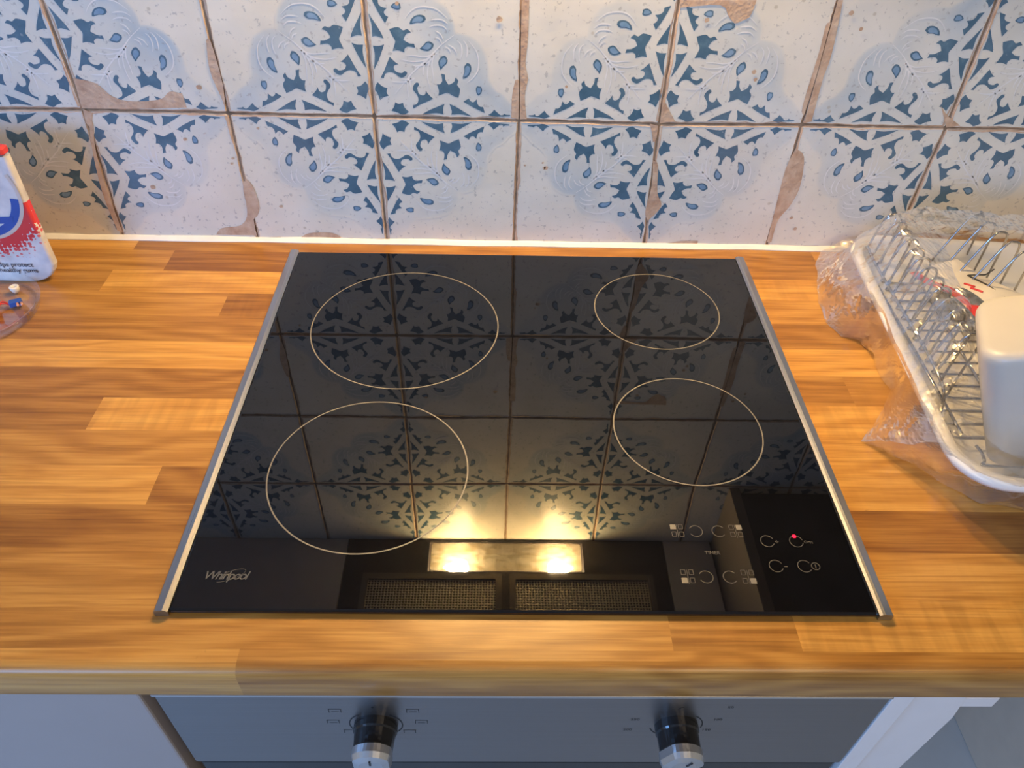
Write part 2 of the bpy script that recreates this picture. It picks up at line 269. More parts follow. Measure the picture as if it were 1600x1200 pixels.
def build_wall():
    mb = MB()
    for c in range(-6, 6):
        for r in range(-0, 4):
            q = [junc(c, r), junc(c+1, r), junc(c+1, r+1), junc(c, r+1)]
            fu = (c % 2 != 0); fv = (r % 2 != 0)          # medallion corner on the left / at the bottom
            def W(u, v):
                a = u if fu else 1-u; b = v if fv else 1-v
                x = q[0][0]*(1-a)*(1-b)+q[1][0]*a*(1-b)+q[2][0]*a*b+q[3][0]*(1-a)*b
                z = q[0][1]*(1-a)*(1-b)+q[1][1]*a*(1-b)+q[2][1]*a*b+q[3][1]*(1-a)*b
                return x, z
            rnd = random.random(); rk = random.Random(c*31+r*7)
            g = .0088                                       # joint half width in tile units
            def edge(side, t, extra):
                n_ = noise.noise(Vector((t*9+side*13.7, c*3.1, r*5.3)))*.006+noise.noise(Vector((t*40+side*3.7, c*3.1, r*5.3)))*.0035
                d = g+.004+n_+extra
                return {0: (t, d), 1: (1-d, t), 2: (1-t, 1-d), 3: (d, 1-t)}[side]
            K = 40; inner = []; outer = []; strips = []
            for s_ in range(4):
                for k in range(K):
                    t = k/K
                    tt = min(max(t, g+.006), 1-g-.006)
                    inner.append(edge(s_, tt, 0)); e2 = edge(s_, tt, -.010); outer.append(e2)
            I = [(W(*p)[0], 0.0, W(*p)[1]) for p in inner]; O = [(W(*p)[0], .0016, W(*p)[1]) for p in outer]
            mb.poly(I, 0, (rnd, 0, 0))
            N = len(I); b = len(mb.v); mb.add(I+O, [(k, (k+1) % N, N+(k+1) % N, N+k) for k in range(N)], 4, (rnd, 0, 0))
            # worn rims: ragged clay strips along the edges
            for s_ in range(4):
                a_ = rk.random()*9; wdt = rk.choice((.008, .013, .024))
                A = []; B = []
                for k in range(K+1):
                    t = min(max(k/K, .02), .98)
                    e = max(0, noise.noise(Vector((t*5+a_, s_*9.1, c*2.2+r)))+.25)*wdt + max(0, noise.noise(Vector((t*30+a_, s_*9.1, c*2.2+r))))*.006
                    A.append(edge(s_, t, 0)); B.append(edge(s_, t, e+.0005))
                vs = [(W(*p)[0], -.00005, W(*p)[1]) for p in A]+[(W(*p)[0], -.00034, W(*p)[1]) for p in B]
                n1 = K+1; mb.add(vs, [(k, k+1, n1+k+1, n1+k) for k in range(K)], 4, (rnd, 0, 0))
            # pale wash under the painting, symmetric about the diagonal
            dx, dy = (rk.random()-.5)*.014, (rk.random()-.5)*.014
            half = [tuple(p) for p in MOTIF['W']]; half[-1] = (1.0, .02)
            out = catmull(half, 3, False); full = [(min(u, .985), max(v, .012)) for u, v in out][::-1]
            full = full + [(v, u) for u, v in full[::-1][1:]]   # from (1,0) round to (0,1)
            st = rk.uniform(.5, 1.15)
            lev = [(1.03, 0), (1.0, .42*st), (.94, .58*st), (.80, .38*st), (.6, .26*st), (.3, .24*st)]
            vs = []; cs = []
            for sf, al in lev:
                for (u, v) in full:
                    k2 = 1+(sf-1)*(1 if sf > 1 else 1)
                    uu, vv = min(max(u*k2+dx*.3, .014), .984), min(max(v*k2+dy*.3, .014), .984)
                    x, z = W(uu, vv); vs.append((x, -.00012, z))
                    al2 = al*(0 if sf > 1 else 1)*(.55+.9*max(0, noise.noise(Vector((u*3+c*5, v*3+r*7, 1)))+.45)); cs.append((rnd, min(1, al2), 0))
            n1 = len(full); fs = [(a*n1+k, a*n1+k+1, (a+1)*n1+k+1, (a+1)*n1+k) for a in range(len(lev)-1) for k in range(n1-1)]
            x, z = W(.014, .014); vs.append((x, -.00012, z)); cs.append((rnd, .22*st, 0)); last = len(vs)-1
            fs += [((len(lev)-1)*n1+k, (len(lev)-1)*n1+k+1, last) for k in range(n1-1)]
            mb.add(vs, fs, 0, cs)
            # painted shapes
            for key, L in MOTIF['S'].items():
                for flip in (0, 1):
                    jx, jy = dx+(rk.random()-.5)*.006, dy+(rk.random()-.5)*.006
                    pts = [((v, u) if flip else (u, v)) for u, v in soft(L, 3)]
                    pts = [(min(max(u+jx*.5, .014), .986), min(max(v+jy*.5, .014), .986)) for u, v in pts]
                    rr = min(1, rnd*.4+rk.random()*.6)
                    mb.poly([(W(*p)[0], -.00024, W(*p)[1]) for p in pts], 1, (rr, 0, 0))
                    if key in 'FGH':
                        cu = sum(p[0] for p in pts)/len(pts); cv = sum(p[1] for p in pts)/len(pts)
                        ins = [(cu+(p[0]-cu)*.68, cv+(p[1]-cv)*.68) for p in pts]
                        mb.poly([(W(*p)[0], -.00032, W(*p)[1]) for p in ins], 2, (rr, 0, 0))
            # white leaf veins as thin ribbons
            for key, L in MOTIF['V'].items():
                for flip in ((0,) if key == 'V0' else (0, 1)):
                    pts = catmull(L, 4, False); pts = [((v, u) if flip else (u, v)) for u, v in pts]; n1 = len(pts); vs = []
                    for k, (u, v) in enumerate(pts):
                        a = Vector(pts[max(k-1, 0)]); b_ = Vector(pts[min(k+1, n1-1)]); t = (b_-a).normalized(); nn = Vector((-t.y, t.x))
                        wd = .0042*(1-.75*abs(2*k/(n1-1)-1)**2)
                        for sg in (-1, 1):
                            x, z = W(u+nn.x*wd*sg, v+nn.y*wd*sg); vs.append((x, -.00026-.000012*int(key[1:]), z))
                    mb.add(vs, [(2*k, 2*k+2, 2*k+3, 2*k+1) for k in range(n1-1)], 3, (rnd, 0, 0))
    for n_, L in enumerate(CH): mb.poly([(x, -.0004-.00002*n_, z) for x, z in soft(L, 4)], 4, (0, 0, 0))
    for x, z, s_ in DT:
        r = s_*.00042; mb.poly([(x+r*math.cos(a/10*6.283)*(1+.35*noise.noise(Vector((x*90, a, z*90)))), -.0009, z+r*math.sin(a/10*6.283)*(1+.35*noise.noise(Vector((x*90, a+9, z*90))))) for a in range(10)], 4, (0, 0, 0))
    # grout and masonry behind
    gv = [(-2.2, .0011, -.9), (2.2, .0011, -.9), (2.2, .0011, 1.55), (-2.2, .0011, 1.55)]
    mb.poly(gv, 5); mb.box((-2.2, .0015, -.9), (2.2, .1, 1.55), 5)
    o = mb.build('wall_back', [m_body, m_blue, m_lblue, m_vein, m_chip, m_grout], attr=True)
    return tag(o, kind='structure')
build_wall()
# sealant bead where the wall meets the worktop
sb = MB(); rs = []
for k in range(241):
    x = -1.1+2.2*k/240; h = .0052+.0014*noise.noise(Vector((x*14, 3, 0))); d = .0065+.0016*noise.noise(Vector((x*11, 8, 0)))
    rs.append([(x, -.0001, -.001), (x, -d, .0001), (x, -d*.86, .0012), (x, -d*.4, h*.62), (x, -.0012, h), (x, -.0001, h)])
sb.rings(rs, closed=False); tag(sb.build('trim_1', m_seal, smooth=True), kind='structure')

# ------------------------------------------------------------------ the rest of the room (out of frame)
def slab(name, a, b, m): o = boxobj(name, a, b, m, bevel=0); tag(o, kind='structure'); return o
slab('floor', (-2.2, -3.2, -.95), (2.2, 0, -.9), m_floor); slab('ceiling', (-2.2, -3.2, 1.5), (2.2, .1, 1.55), m_paint)

# ------------------------------------------------------------------ worktop
def worktop():
    mb = MB(); Y = [-.0005]+[-.0276-.04546*k for k in range(13)]     # 13 rows then the front stave
    prof = [(-.5731, 0)]+[(-.5815, 0), (-.5855, -.0006), (-.5885, -.0022), (-.5908, -.0048), (-.592, -.0085), (-.592, -.0135), (-.592, -.0355), (-.5905, -.0385), (-.588, -.0395)]
    # stave joints (x) and (tone, figure) per row, left to right; tone 0 dark .. 1 light
    rows = [([-.90, -.70, -.479, .401, .72], [(.5, 0), (.7, 0), (.85, 0), (.32, 0), (.75, 0), (.4, 0)]),
            ([-.85, -.426, .05, .62], [(.3, 0), (.55, 0), (.08, 0), (.3, 0), (.6, 0)]),
            ([-.94, -.487, .1, .55, .8], [(.8, 0), (.42, 0), (.95, .3), (.85, .5), (.9, .5), (.3, 0)]),
            ([-.75, -.333, .2, .7], [(.5, 0), (.6, 0), (.15, .8), (.62, 0), (.3, 0)]),
            ([-.98, -.1, .6], [(.6, 0), (.38, 0), (.3, 0), (.7, 0)]),
            ([-.85, -.2, .12, .8], [(.3, 0), (1, 0), (.5, 0), (1, 0), (.3, 0)]),
            ([-.88, .0, .361, .75], [(.7, 0), (.28, 0), (.4, 0), (.42, .2), (.05, 1), (.6, 0)]),
            ([-.78, -.411, .2, .68], [(.6, 0), (.25, 0), (1, .8), (.85, .7), (.4, 0)]),
            ([-.95, .1, .66], [(.3, 0), (.58, 0), (.8, .3), (.9, 0)]),
            ([-.8, -.322, .3, .9], [(.3, 0), (.92, .1), (.25, .1), (.82, .2), (.4, 0)]),
            ([-.9, -.15, .26, .8], [(.8, 0), (.2, 0), (.6, 0), (.12, 0), (.6, 0)]),
            ([-.7, .2, .74], [(.4, 0), (.5, 0), (.75, .2), (.5, 0)]),
            ([-.98, .126, .226, .85], [(.8, 0), (.62, 0), (.4, .3), (.82, .9), (.4, 0)]),
            ([-.75, -.204, .72], [(.4, 0), (.85, 0), (.42, 0), (.7, 0)])]
    rk = random.Random(3)
    for k, (js, tn) in enumerate(rows):
        xs = [-1.1]+js+[1.1]
        for i in range(len(xs)-1):
            c = (tn[i][0], rk.random(), tn[i][1])
            if k < 13: pr = [(Y[k], 0), (Y[k+1], 0)]
            else: pr = prof
            vs = []
            for (y, z) in pr: vs += [(xs[i], y, z), (xs[i+1], y, z)]
            mb.add(vs, [(2*a, 2*a+2, 2*a+3, 2*a+1) for a in range(len(pr)-1)], 0, c)
    mb.add([(-1.1, -.588, -.0395), (1.1, -.588, -.0395), (1.1, -.0005, -.0395), (-1.1, -.0005, -.0395)], [(0, 3, 2, 1)], 0, (.5, 0, 0))
    mb.add([(-1.1, -.0005, 0), (1.1, -.0005, 0), (1.1, -.0005, -.0395), (-1.1, -.0005, -.0395)], [(0, 1, 2, 3)], 0, (.5, 0, 0))
    for x in (-1.1, 1.1):
        mb.poly([(x, -.0005, 0)]+[(x, y, z) for y, z in prof]+[(x, -.0005, -.0395)], 0, (.5, 0, 0))
    o = mb.build('worktop', m_wood, attr=True)
    bm = bmesh.new(); bm.from_mesh(o.data)
    for f in bm.faces:
        if f.calc_center_median().y < -.5815 and f.calc_center_median().z > -.039 and abs(f.normal.x) < .5: f.smooth = True
    bmesh.ops.recalc_face_normals(bm, faces=bm.faces); bm.to_mesh(o.data); bm.free()
    return tag(o, 'butcher block wood effect worktop with rounded front edge under the black hob', 'worktop')
worktop()

# ------------------------------------------------------------------ hob
HX = .0141; HB = -.0346; HF = -.5451; GZ = .006
hob = empty('ceramic_hob', (HX, HF, 0), 'black ceramic four ring hob with steel side trims set in wooden worktop', 'hob')
def hp(o): o.parent = hob; o.matrix_parent_inverse = Matrix.Translation((-HX, -HF, 0)); return o
gm = MB(); gm.box((HX-.280, HF+.0005, .0012), (HX+.280, HB, GZ)); g = gm.build('glass_surface', m_glass, bevel=.0022, seg=3); hp(g)
gk = MB(); gk.box((HX-.277, HF+.004, .0003), (HX+.277, HB-.004, .0012)); hp(gk.build('gasket', m_dark))
for sx in (-1, 1):
    mb = MB(); prof = [(.2905, .0005), (.2905, .0062), (.2895, .0074), (.2835, .0082), (.2815, .0078), (.2795, .0063), (.2795, .0005)]
    rs = [[(HX+sx*a, y, z) for a, z in prof] for y in (HF-.001, HB+.001)]
    mb.rings(rs, capa=True, capb=True); o = mb.build('side_trim', m_trim); tag(o, 'brushed metal side trim'); hp(o)
def ribbon(mb, cx, cy, r, w_, a0=0, a1=360, n=96, z=GZ+.00006, m=0):
    vs = []
    for k in range(n+1):
        a = math.radians(a0+(a1-a0)*k/n)
        for rr in (r-w_/2, r+w_/2): vs.append((cx+rr*math.cos(a), cy+rr*math.sin(a), z))
    mb.add(vs, [(2*k, 2*k+1, 2*k+3, 2*k+2) for k in range(n)], m)
for cx, cy, r in ((-.116, -.184, .1049), (-.129, -.400, .0912), (.175, -.147, .0727), (.177, -.341, .0729)):
    mb = MB(); ribbon(mb, cx, cy, r, .0013, n=160); o = mb.build('cooking_zone_ring', m_printl); hp(o)
def flat(mb, x0, y0, x1, y1, z=GZ+.00006, m=0): mb.add([(x0, y0, z), (x1, y0, z), (x1, y1, z), (x0, y1, z)], [(0, 1, 2, 3)], m)
def line2(mb, a, b, w_, z=GZ+.00006):
    a = Vector(a); b = Vector(b); t = (b-a).normalized(); n = Vector((-t.y, t.x))*w_/2
    mb.add([(*(a-n), z), (*(b-n), z), (*(b+n), z), (*(a+n), z)], [(0, 1, 2, 3)])
for (cx, cy, a0, a1) in ((.162, -.465, -150, 150), (.182, -.465, 40, 320), (.162, -.511, -150, 150), (.182, -.511, 40, 320), (.222, -.475, 25, 335), (.247, -.475, 15, 345), (.223, -.500, 25, 335), (.247, -.500, 35, 325)):
    mb = MB(); ribbon(mb, cx, cy, .0057, .0007, a0, a1, 40); hp(mb.build('touch_key', m_print))
for (cx, cy, on) in ((.146, -.465, (0, 1)), (.197, -.465, (1, 1)), (.147, -.511, (0, 0)), (.197, -.511, (1, 0))):
    mb = MB(); s = .0036
    line2(mb, (cx, cy-.0068), (cx, cy+.0068), .0005)
    for i in (0, 1):
        for j in (0, 1):
            ax, ay = cx+(i-.5)*.0066-s/2, cy+(j-.5)*.0078-s/2; bx, by = ax+s, ay+s+.001
            for p, q_ in (((ax, ay), (bx, ay)), ((bx, ay), (bx, by)), ((bx, by), (ax, by)), ((ax, by), (ax, ay))): line2(mb, p, q_, .0005)
    hp(mb.build('zone_symbol', m_print))
    mb = MB(); i, j = on; ax, ay = cx+(i-.5)*.0066-s/2-.0006, cy+(j-.5)*.0078-s/2-.0004; flat(mb, ax, ay, ax+s+.0014, ay+s+.0014, GZ+.00012); hp(mb.build('zone_marker', m_printl))
mb = MB(); line2(mb, (.2285, -.4755), (.2315, -.4755), .0007); line2(mb, (.230, -.477), (.230, -.474), .0007); hp(mb.build('plus_symbol', m_print))
mb = MB(); line2(mb, (.2295, -.5005), (.2325, -.5005), .0007); hp(mb.build('minus_symbol', m_print))
mb = MB(); ribbon(mb, .2562, -.500, .0034, .0007); line2(mb, (.2562, -.502), (.2562, -.498), .0007); hp(mb.build('power_symbol', m_print))
mb = MB(); ribbon(mb, .2550, -.4755, .0011, .0005, n=20); line2(mb, (.2561, -.4755), (.2610, -.4755), .0006); line2(mb, (.2590, -.4755), (.2590, -.4772), .0005); line2(mb, (.2606, -.4755), (.2606, -.4772), .0005); hp(mb.build('key_symbol', m_print))
mb = MB(); mb.rings([[(.2465+.0017*math.cos(a/12*6.283), -.4698+.0017*math.sin(a/12*6.283), z) for a in range(12)] for z in (GZ, GZ+.0003)], capb=True); o = mb.build('indicator_light', emit('red_led', (1, .002, .02), 4)); tag(o, 'glowing red indicator'); hp(o)
def text(name, body, size, loc, mat, rot=(0, 0, 0), shear=0, ext=0, spacing=1, offset=0, align='CENTER', xs=1):
    cu = bpy.data.curves.new(name+'_curve', 'FONT'); cu.body = body; cu.size = size; cu.shear = shear; cu.extrude = ext; cu.space_character = spacing; cu.offset = offset; cu.align_x = align; cu.align_y = 'CENTER'; cu.resolution_u = 6
    to = bpy.data.objects.new(name+'_tmp', cu); C.objects.link(to)
    bpy.context.view_layer.update(); me = bpy.data.meshes.new_from_object(to.evaluated_get(bpy.context.evaluated_depsgraph_get()))
    bpy.data.objects.remove(to); me.name = name; me.materials.clear(); me.materials.append(mat)
    o = bpy.data.objects.new(name, me); C.objects.link(o); o.location = loc; o.rotation_euler = rot; o.scale = (xs, 1, 1); return o
m_logo = plain('silver_logo_print', (.12, .115, .105), .35, .2, .1)
hp(text('logo_lettering', 'Whirlpool', .0112, (-.2295, -.5130, GZ+.0001), m_logo, shear=.3, spacing=.82, offset=.00012, xs=.92))
mb = MB()
pts = [(-.226+.0125*math.cos(math.radians(a)), -.5128+.0040*math.sin(math.radians(a))*(1 if a < 180 else 1.15)) for a in range(-150, 110, 10)]
ca, sa = math.cos(.42), math.sin(.42); pts = [(-.226+(x+.226)*ca-(y+.5128)*sa, -.5128+(x+.226)*sa+(y+.5128)*ca) for x, y in pts]
for a, b in zip(pts[:-1], pts[1:]): line2(mb, a, b, .0004, GZ+.0002)
hp(mb.build('logo_swirl', m_logo))
hp(text('timer_lettering', 'TIMER', .0048, (.172, -.4875, GZ+.0001), m_print, offset=.00005))

# ------------------------------------------------------------------ oven below
OY = -.583
oven = empty('built_in_oven', (.014, OY, -.19), 'stainless steel oven control panel with two black knobs beneath the worktop', 'oven')
def op(o): o.parent = oven; o.matrix_parent_inverse = Matrix.Translation((-.014, -OY, .19)); return o
op(boxobj('control_panel', (-.2835, OY, -.190), (.3125, OY+.05, -.0555), m_steel, bevel=.003, seg=3))
op(boxobj('top_lip', (-.2835, OY-.0015, -.0565), (.3125, OY+.02, -.0530), plain('steel_lip', (.55, .55, .56), .35, .9, .03), bevel=.0008))
op(boxobj('oven_body', (-.280, OY+.05, -.65), (.309, OY+.55, -.0535), m_dark, bevel=0))
op(boxobj('oven_door', (-.2835, OY+.004, -.64), (.3125, OY+.05, -.197), m_black, bevel=.003))
def knob(x, z, rot, kmat=None):
    rootm = MB(); n = 40
    def circ(r, y, sq=0):
        o = []
        for k in range(n):
            a = 2*math.pi*k/n; px, pz = r*math.cos(a), r*math.sin(a)
            if sq: px = max(-sq, min(sq, px))
            ca, sa = math.cos(rot), math.sin(rot); o.append((x+px*ca-pz*sa, y, z+px*sa+pz*ca))
        return o
    rootm.rings([circ(.0185, OY+.0005), circ(.0185, OY-.007), circ(.0175, OY-.0085), circ(.0172, OY-.0215, .0155), circ(.0165, OY-.0230, .0145)], capa=True, capb=True)
    k = rootm.build('knob', m_black); op(k)
    cm = MB(); cm.rings([circ(.0180, OY-.0225, .0158), circ(.0184, OY-.0290, .0158), circ(.0170, OY-.0335, .0145), circ(.0105, OY-.0350, .0095)], capa=True, capb=True)
    c = cm.build('knob_cap', m_cap); c.parent = k; tag(c, 'silver metal knob cap')
    pm = MB(); ca, sa = math.cos(rot), math.sin(rot)
    def pt(px, pz, y): return (x+px*ca-pz*sa, y, z+px*sa+pz*ca)
    y0, y1 = OY-.0342, OY-.0356
    pm.add([pt(-.0008, .0045, y0), pt(.0008, .0045, y0), pt(.0008, .0115, y0), pt(-.0008, .0115, y0), pt(-.0008, .0045, y1), pt(.0008, .0045, y1), pt(.0008, .0115, y1), pt(-.0008, .0115, y1)],
           [(0, 3, 2, 1), (4, 5, 6, 7), (0, 1, 5, 4), (1, 2, 6, 5), (2, 3, 7, 6), (3, 0, 4, 7)])
    p = pm.build('pointer_mark', m_mark); p.parent = k
KX = ((-.1105, -.108, .0), (.1445, -.108, -.52))
for x, z, r in KX: knob(x, z, r)
def arcp(name, x, z, r, a0, a1, w_=.0011):
    mb = MB(); vs = []; n = 24
    for k in range(n+1):
        a = math.radians(a0+(a1-a0)*k/n)
        for rr in (r-w_/2, r+w_/2): vs.append((x+rr*math.cos(a), OY-.0002, z+rr*math.sin(a)))
    mb.add(vs, [(2*k, 2*k+1, 2*k+3, 2*k+2) for k in range(n)]); op(mb.build(name, m_mark))
arcp('dial_arc', -.1105, -.108, .0222, 125, 235); arcp('dial_arc', -.1105, -.108, .0222, -55, 55)
arcp('dial_arc', .1445, -.108, .0222, 195, 240); arcp('dial_arc', .1445, -.108, .0222, -12, 50); arcp('dial_arc', .1455, -.078, .004, 90, 180, .0008)
def pbox(x, z, w_=.0105, h=.0062, inner=True):
    mb = MB(); t = .0006
    def q(x0, z0, x1, z1): mb.add([(x0, OY-.0002, z0), (x1, OY-.0002, z0), (x1, OY-.0002, z1), (x0, OY-.0002, z1)], [(0, 1, 2, 3)])
    q(x-w_/2, z-h/2, x-w_/2+t, z+h/2); q(x+w_/2-t, z-h/2, x+w_/2, z+h/2)
    if inner is not None: q(x-w_/2, z+h/2-t, x+w_/2, z+h/2)
    if inner: q(x-w_/2+.002, z-h/2+.001, x+w_/2-.002, z-h/2+.001+t)
    op(mb.build('function_symbol', m_mark))
for x, z, i in ((-.142, -.0825, True), (-.146, -.103, True), (-.134, -.122, False), (-.078, -.0825, True), (-.072, -.103, True), (-.083, -.122, False)): pbox(x, z, inner=i)
mb = MB(); mb.rings([[(-.1105+.0011*math.cos(a/10*6.283), y, -.076+.0011*math.sin(a/10*6.283)) for a in range(10)] for y in (OY, OY-.0003)], capb=True); op(mb.build('dial_dot', m_mark))
def mini(x, z, body):
    o = text('temperature_lettering', body, .0052, (x, OY-.0003, z), m_mark, rot=(math.pi/2, 0, 0)); op(o)
for x, z, b in ((.184, -.074, '50'), (.178, -.097, '100'), (.172, -.117, '150'), (.108, -.097, '250'), (.104, -.117, '200')): mini(x, z, b)

# ------------------------------------------------------------------ base units
bc = empty('base_cabinet', (-.60, -.58, -.75), 'pale grey cupboard door left of the oven below the worktop', 'cabinet')
def cp(o, r): o.parent = r; o.matrix_parent_inverse = Matrix.Translation(-r.location); return o
cp(boxobj('carcass', (-.90, -.564, -.75), (-.300, -.02, -.0415), m_white, bevel=0), bc)
cp(boxobj('door', (-.897, -.584, -.745), (-.2925, -.565, -.0435), m_cab, bevel=.002), bc)
ep = empty('end_panel', (.322, -.55, -.9), 'white upright end panel to the right of the oven', 'panel')
cp(boxobj('panel_board', (.3155, -.581, -.9), (.3335, -.02, -.0415), m_white, bevel=.0008), ep)
mb = MB()
a_ = [(.3340, -.0540), (.4000, -.0560), (.4045, -.0830), (.3470, -.262), (.3340, -.262)]
a_ = [(.334, -.075), (.402, -.100), (.4065, -.140), (.4005, -.262), (.3850, -.50), (.334, -.50)]
mb.rings([[(x, y, z) for x, z in a_] for y in (-.562, -.546)], capa=True, capb=True)
cp(mb.build('gusset_board', m_white, bevel=.0006), ep)
rl = tag(boxobj('support_rail', (.3345, -.561, -.120), (.434, -.540, -.1035), m_white, bevel=.0008), 'short white rail under the worktop beside the end panel', 'rail')
tag(boxobj('packing_strip', (.3345, -.5595, -.1033), (.418, -.541, -.0415), m_beige, bevel=.0006), 'grey beige packing strip between the worktop and short white rail', 'strip')
tag(boxobj('appliance_side', (.877, -.56, -.9), (1.10, -.02, -.0415), m_beige, bevel=.002), 'beige grey side panel right of the open gap under the worktop', 'panel')

# ------------------------------------------------------------------ cooker hood and wall units (seen in the hob)
HZ = .6652
hood = empty('cooker_hood', (.011, -.15, HZ), 'dark cooker hood with two lit lamps mirrored in the black hob', 'hood')
def hd(o): return cp(o, hood)
mb = MB()
mb.box((-.286, -.30, HZ), (-.134, -.0005, HZ+.10)); mb.box((.154, -.30, HZ), (.307, -.0005, HZ+.10)); mb.box((-.134, -.0075, HZ), (.154, -.0005, HZ+.10)); mb.box((-.134, -.30, HZ), (.154, -.071, HZ+.10)); mb.box((-.134, -.071, HZ+.045), (.154, -.0075, HZ+.10))
hd(mb.build('hood_body', m_hood))
hd(boxobj('visor', (-.286, -.45, HZ+.01), (.307, -.301, HZ+.04), m_hood, bevel=.003))
m_refl = plain('lamp_reflector', (.30, .27, .22), .35, .8, .1)
hd(boxobj('lamp_housing', (-.133, -.0705, HZ+.038), (.153, -.008, HZ+.0445), m_refl, bevel=0))
def lens():
    t = NT('ribbed_lamp_cover'); v = t.coord((400, 30, 1)); f = t.noise(v, 1, 2); stain = t.noise(t.coord((60, 120, 1)), 1, 3)
    tr = t.n('ShaderNodeBsdfTransparent'); tr.inputs[0].default_value = (1, .93, .78, 1); di = t.n('ShaderNodeBsdfTranslucent'); t.l(t.ramp(stain, [(.3, (.42, .34, .16)), (.6, (.85, .78, .6))]), di.inputs[0])
    mx = t.n('ShaderNodeMixShader'); t.l(t.math('MULTIPLY_ADD', f, .16, .05), mx.inputs[0]); t.l(tr.outputs[0], mx.inputs[1]); t.l(di.outputs[0], mx.inputs[2]); t.l(mx.outputs[0], t.o.inputs[0]); return t.mat
mb = MB(); mb.rings([rrect(-.130, -.068, .150, -.0095, .005, HZ-.001), rrect(-.130, -.068, .150, -.0095, .005, HZ+.001)], capa=True, capb=True); o = mb.build('lamp_cover', lens()); tag(o, 'clear ribbed lamp cover'); hd(o)
m_bulb = emit('warm_bulb', (1, .76, .45), 620*LAMP_P)
for bx, s in ((-.060, -1), (.088, 1)):
    mb = MB(); pr = [(0, .0015), (.003, .010), (.008, .0145), (.018, .0145), (.029, .010), (.040, .0045), (.047, .0008)]
    mb.rings([[(bx+s*d, -.051+r*math.cos(a/14*6.283), HZ+.0180+r*math.sin(a/14*6.283)) for a in range(14)] for d, r in pr], capa=True, capb=True)
    hd(mb.build('bulb', m_bulb, smooth=True))
def mesh_mat():
    t = NT('perforated_filter'); vo = t.n('ShaderNodeTexVoronoi'); vo.inputs['Scale'].default_value = 190; vo.inputs['Randomness'].default_value = .15; t.l(t.coord(), vo.inputs['Vector'])
    h = t.ramp(vo.outputs['Distance'], [(.28, (0, 0, 0)), (.42, (1, 1, 1))]); t.set(Base_Color=t.mix(h, (.02, .02, .02), (.75, .66, .5)), Metallic=.35, Roughness=.3); t.bump(vo.outputs['Distance'], 1, .002); return t.mat
m_filter = mesh_mat()
hd(boxobj('edge_strip', (.2685, -.29, HZ-.0072), (.2700, -.085, HZ-.0056), m_steel, bevel=0))
for x0, x1 in ((-.250, .002), (.016, .278)):
    f_ = MB(); f_.rings([rrect(x0, -.29, x1, -.078, .003, HZ-.0005, 3), rrect(x0, -.29, x1, -.078, .003, HZ-.005, 3), rrect(x0+.011, -.28, x1-.011, -.090, .002, HZ-.005, 3), rrect(x0+.011, -.28, x1-.011, -.090, .002, HZ-.0015, 3)])
    fr = hd(f_.build('filter_frame', plain('filter_frame_metal', (.22, .19, .15), .4, .6, .1)))
    g_ = MB(); g_.add([(x0+.010, -.281, HZ-.0016), (x1-.010, -.281, HZ-.0016), (x1-.010, -.089, HZ-.0016), (x0+.010, -.089, HZ-.0016)], [(0, 3, 2, 1)]); g2 = g_.build('filter_mesh', m_filter); g2.parent = fr
m_under = plain('cabinet_underside', (.72, .72, .74), .5, 0, .03)
tag(boxobj('wall_cabinet', (-1.0, -.33, HZ), (-.2875, -.0005, 1.3), m_under, bevel=.001), 'white wall cabinet left of the hood, its plain underside mirrored in hob', 'cabinet')
tag(boxobj('wall_cabinet', (.3085, -.33, HZ), (.398, -.0005, 1.3), m_under, bevel=.001), 'narrow wall cabinet directly right of the hood, mirrored in hob', 'cabinet')
lu = empty('wall_cabinet', (.6, -.15, .51), 'low hanging wall cabinet with dark underside, mirrored at right of hob', 'cabinet')
cp(boxobj('side_panel', (.402, -.33, .505), (.420, -.0005, 1.3), plain('wall_unit_side_board', (.22, .19, .16), .5, 0, .05), bevel=.001), lu)
cp(boxobj('cabinet_body', (.4245, -.33, .52), (1.0, -.0005, 1.3), m_dark, bevel=.001), lu)

# ------------------------------------------------------------------ oral care pack, left
def packmat():
    t = NT('printed_pack_front'); c = t.n('ShaderNodeTexCoord'); sx = t.n('ShaderNodeSeparateXYZ'); t.l(c.outputs['Object'], sx.inputs[0])
    x, z = sx.outputs[0], sx.outputs[2]
    dx = t.math('SUBTRACT', x, -.062); dz = t.math('SUBTRACT', z, .118); d = t.math('SQRT', t.math('ADD', t.math('MULTIPLY', dx, dx), t.math('MULTIPLY', dz, dz)))
    ck = t.n('ShaderNodeTexVoronoi'); ck.inputs['Scale'].default_value = 210; ck.inputs['Randomness'].default_value = .5; t.l(c.outputs['Object'], ck.inputs['Vector'])
    red = t.ramp(d, [(.062, (1, 1, 1)), (.100, (0, 0, 0))]); th = t.math('MULTIPLY', red, .9)
    dots = t.math('LESS_THAN', ck.outputs['Distance'], th); low = t.math('LESS_THAN', z, .106)
    fac = t.math('MULTIPLY', dots, low); fac = t.math('MULTIPLY', fac, t.math('GREATER_THAN', z, .034)); fac = t.math('MULTIPLY', fac, t.math('GREATER_THAN', d, .0585))
    fac = t.math('MULTIPLY', fac, t.math('MULTIPLY_ADD', red, 1.2, .25)); t.n
    base = t.ramp(t.noise(t.coord((1, 1, 1)), 45, 4), [(.35, (.55, .56, .60)), (.7, (.78, .77, .77))])
    col = t.mix(fac, base, (.66, .05, .06)); t.set(Base_Color=col, Roughness=.25); return t.mat
pk = empty('toothpaste_pack', (-.5385, -.100, 0), 'white pack with red dots and blue ring standing at the far left', 'pack')
def sq(x0, x1, y0, y1, r, z): return rrect(x0, y0, x1, y1, r, z, 5)
mb = MB(); L = []
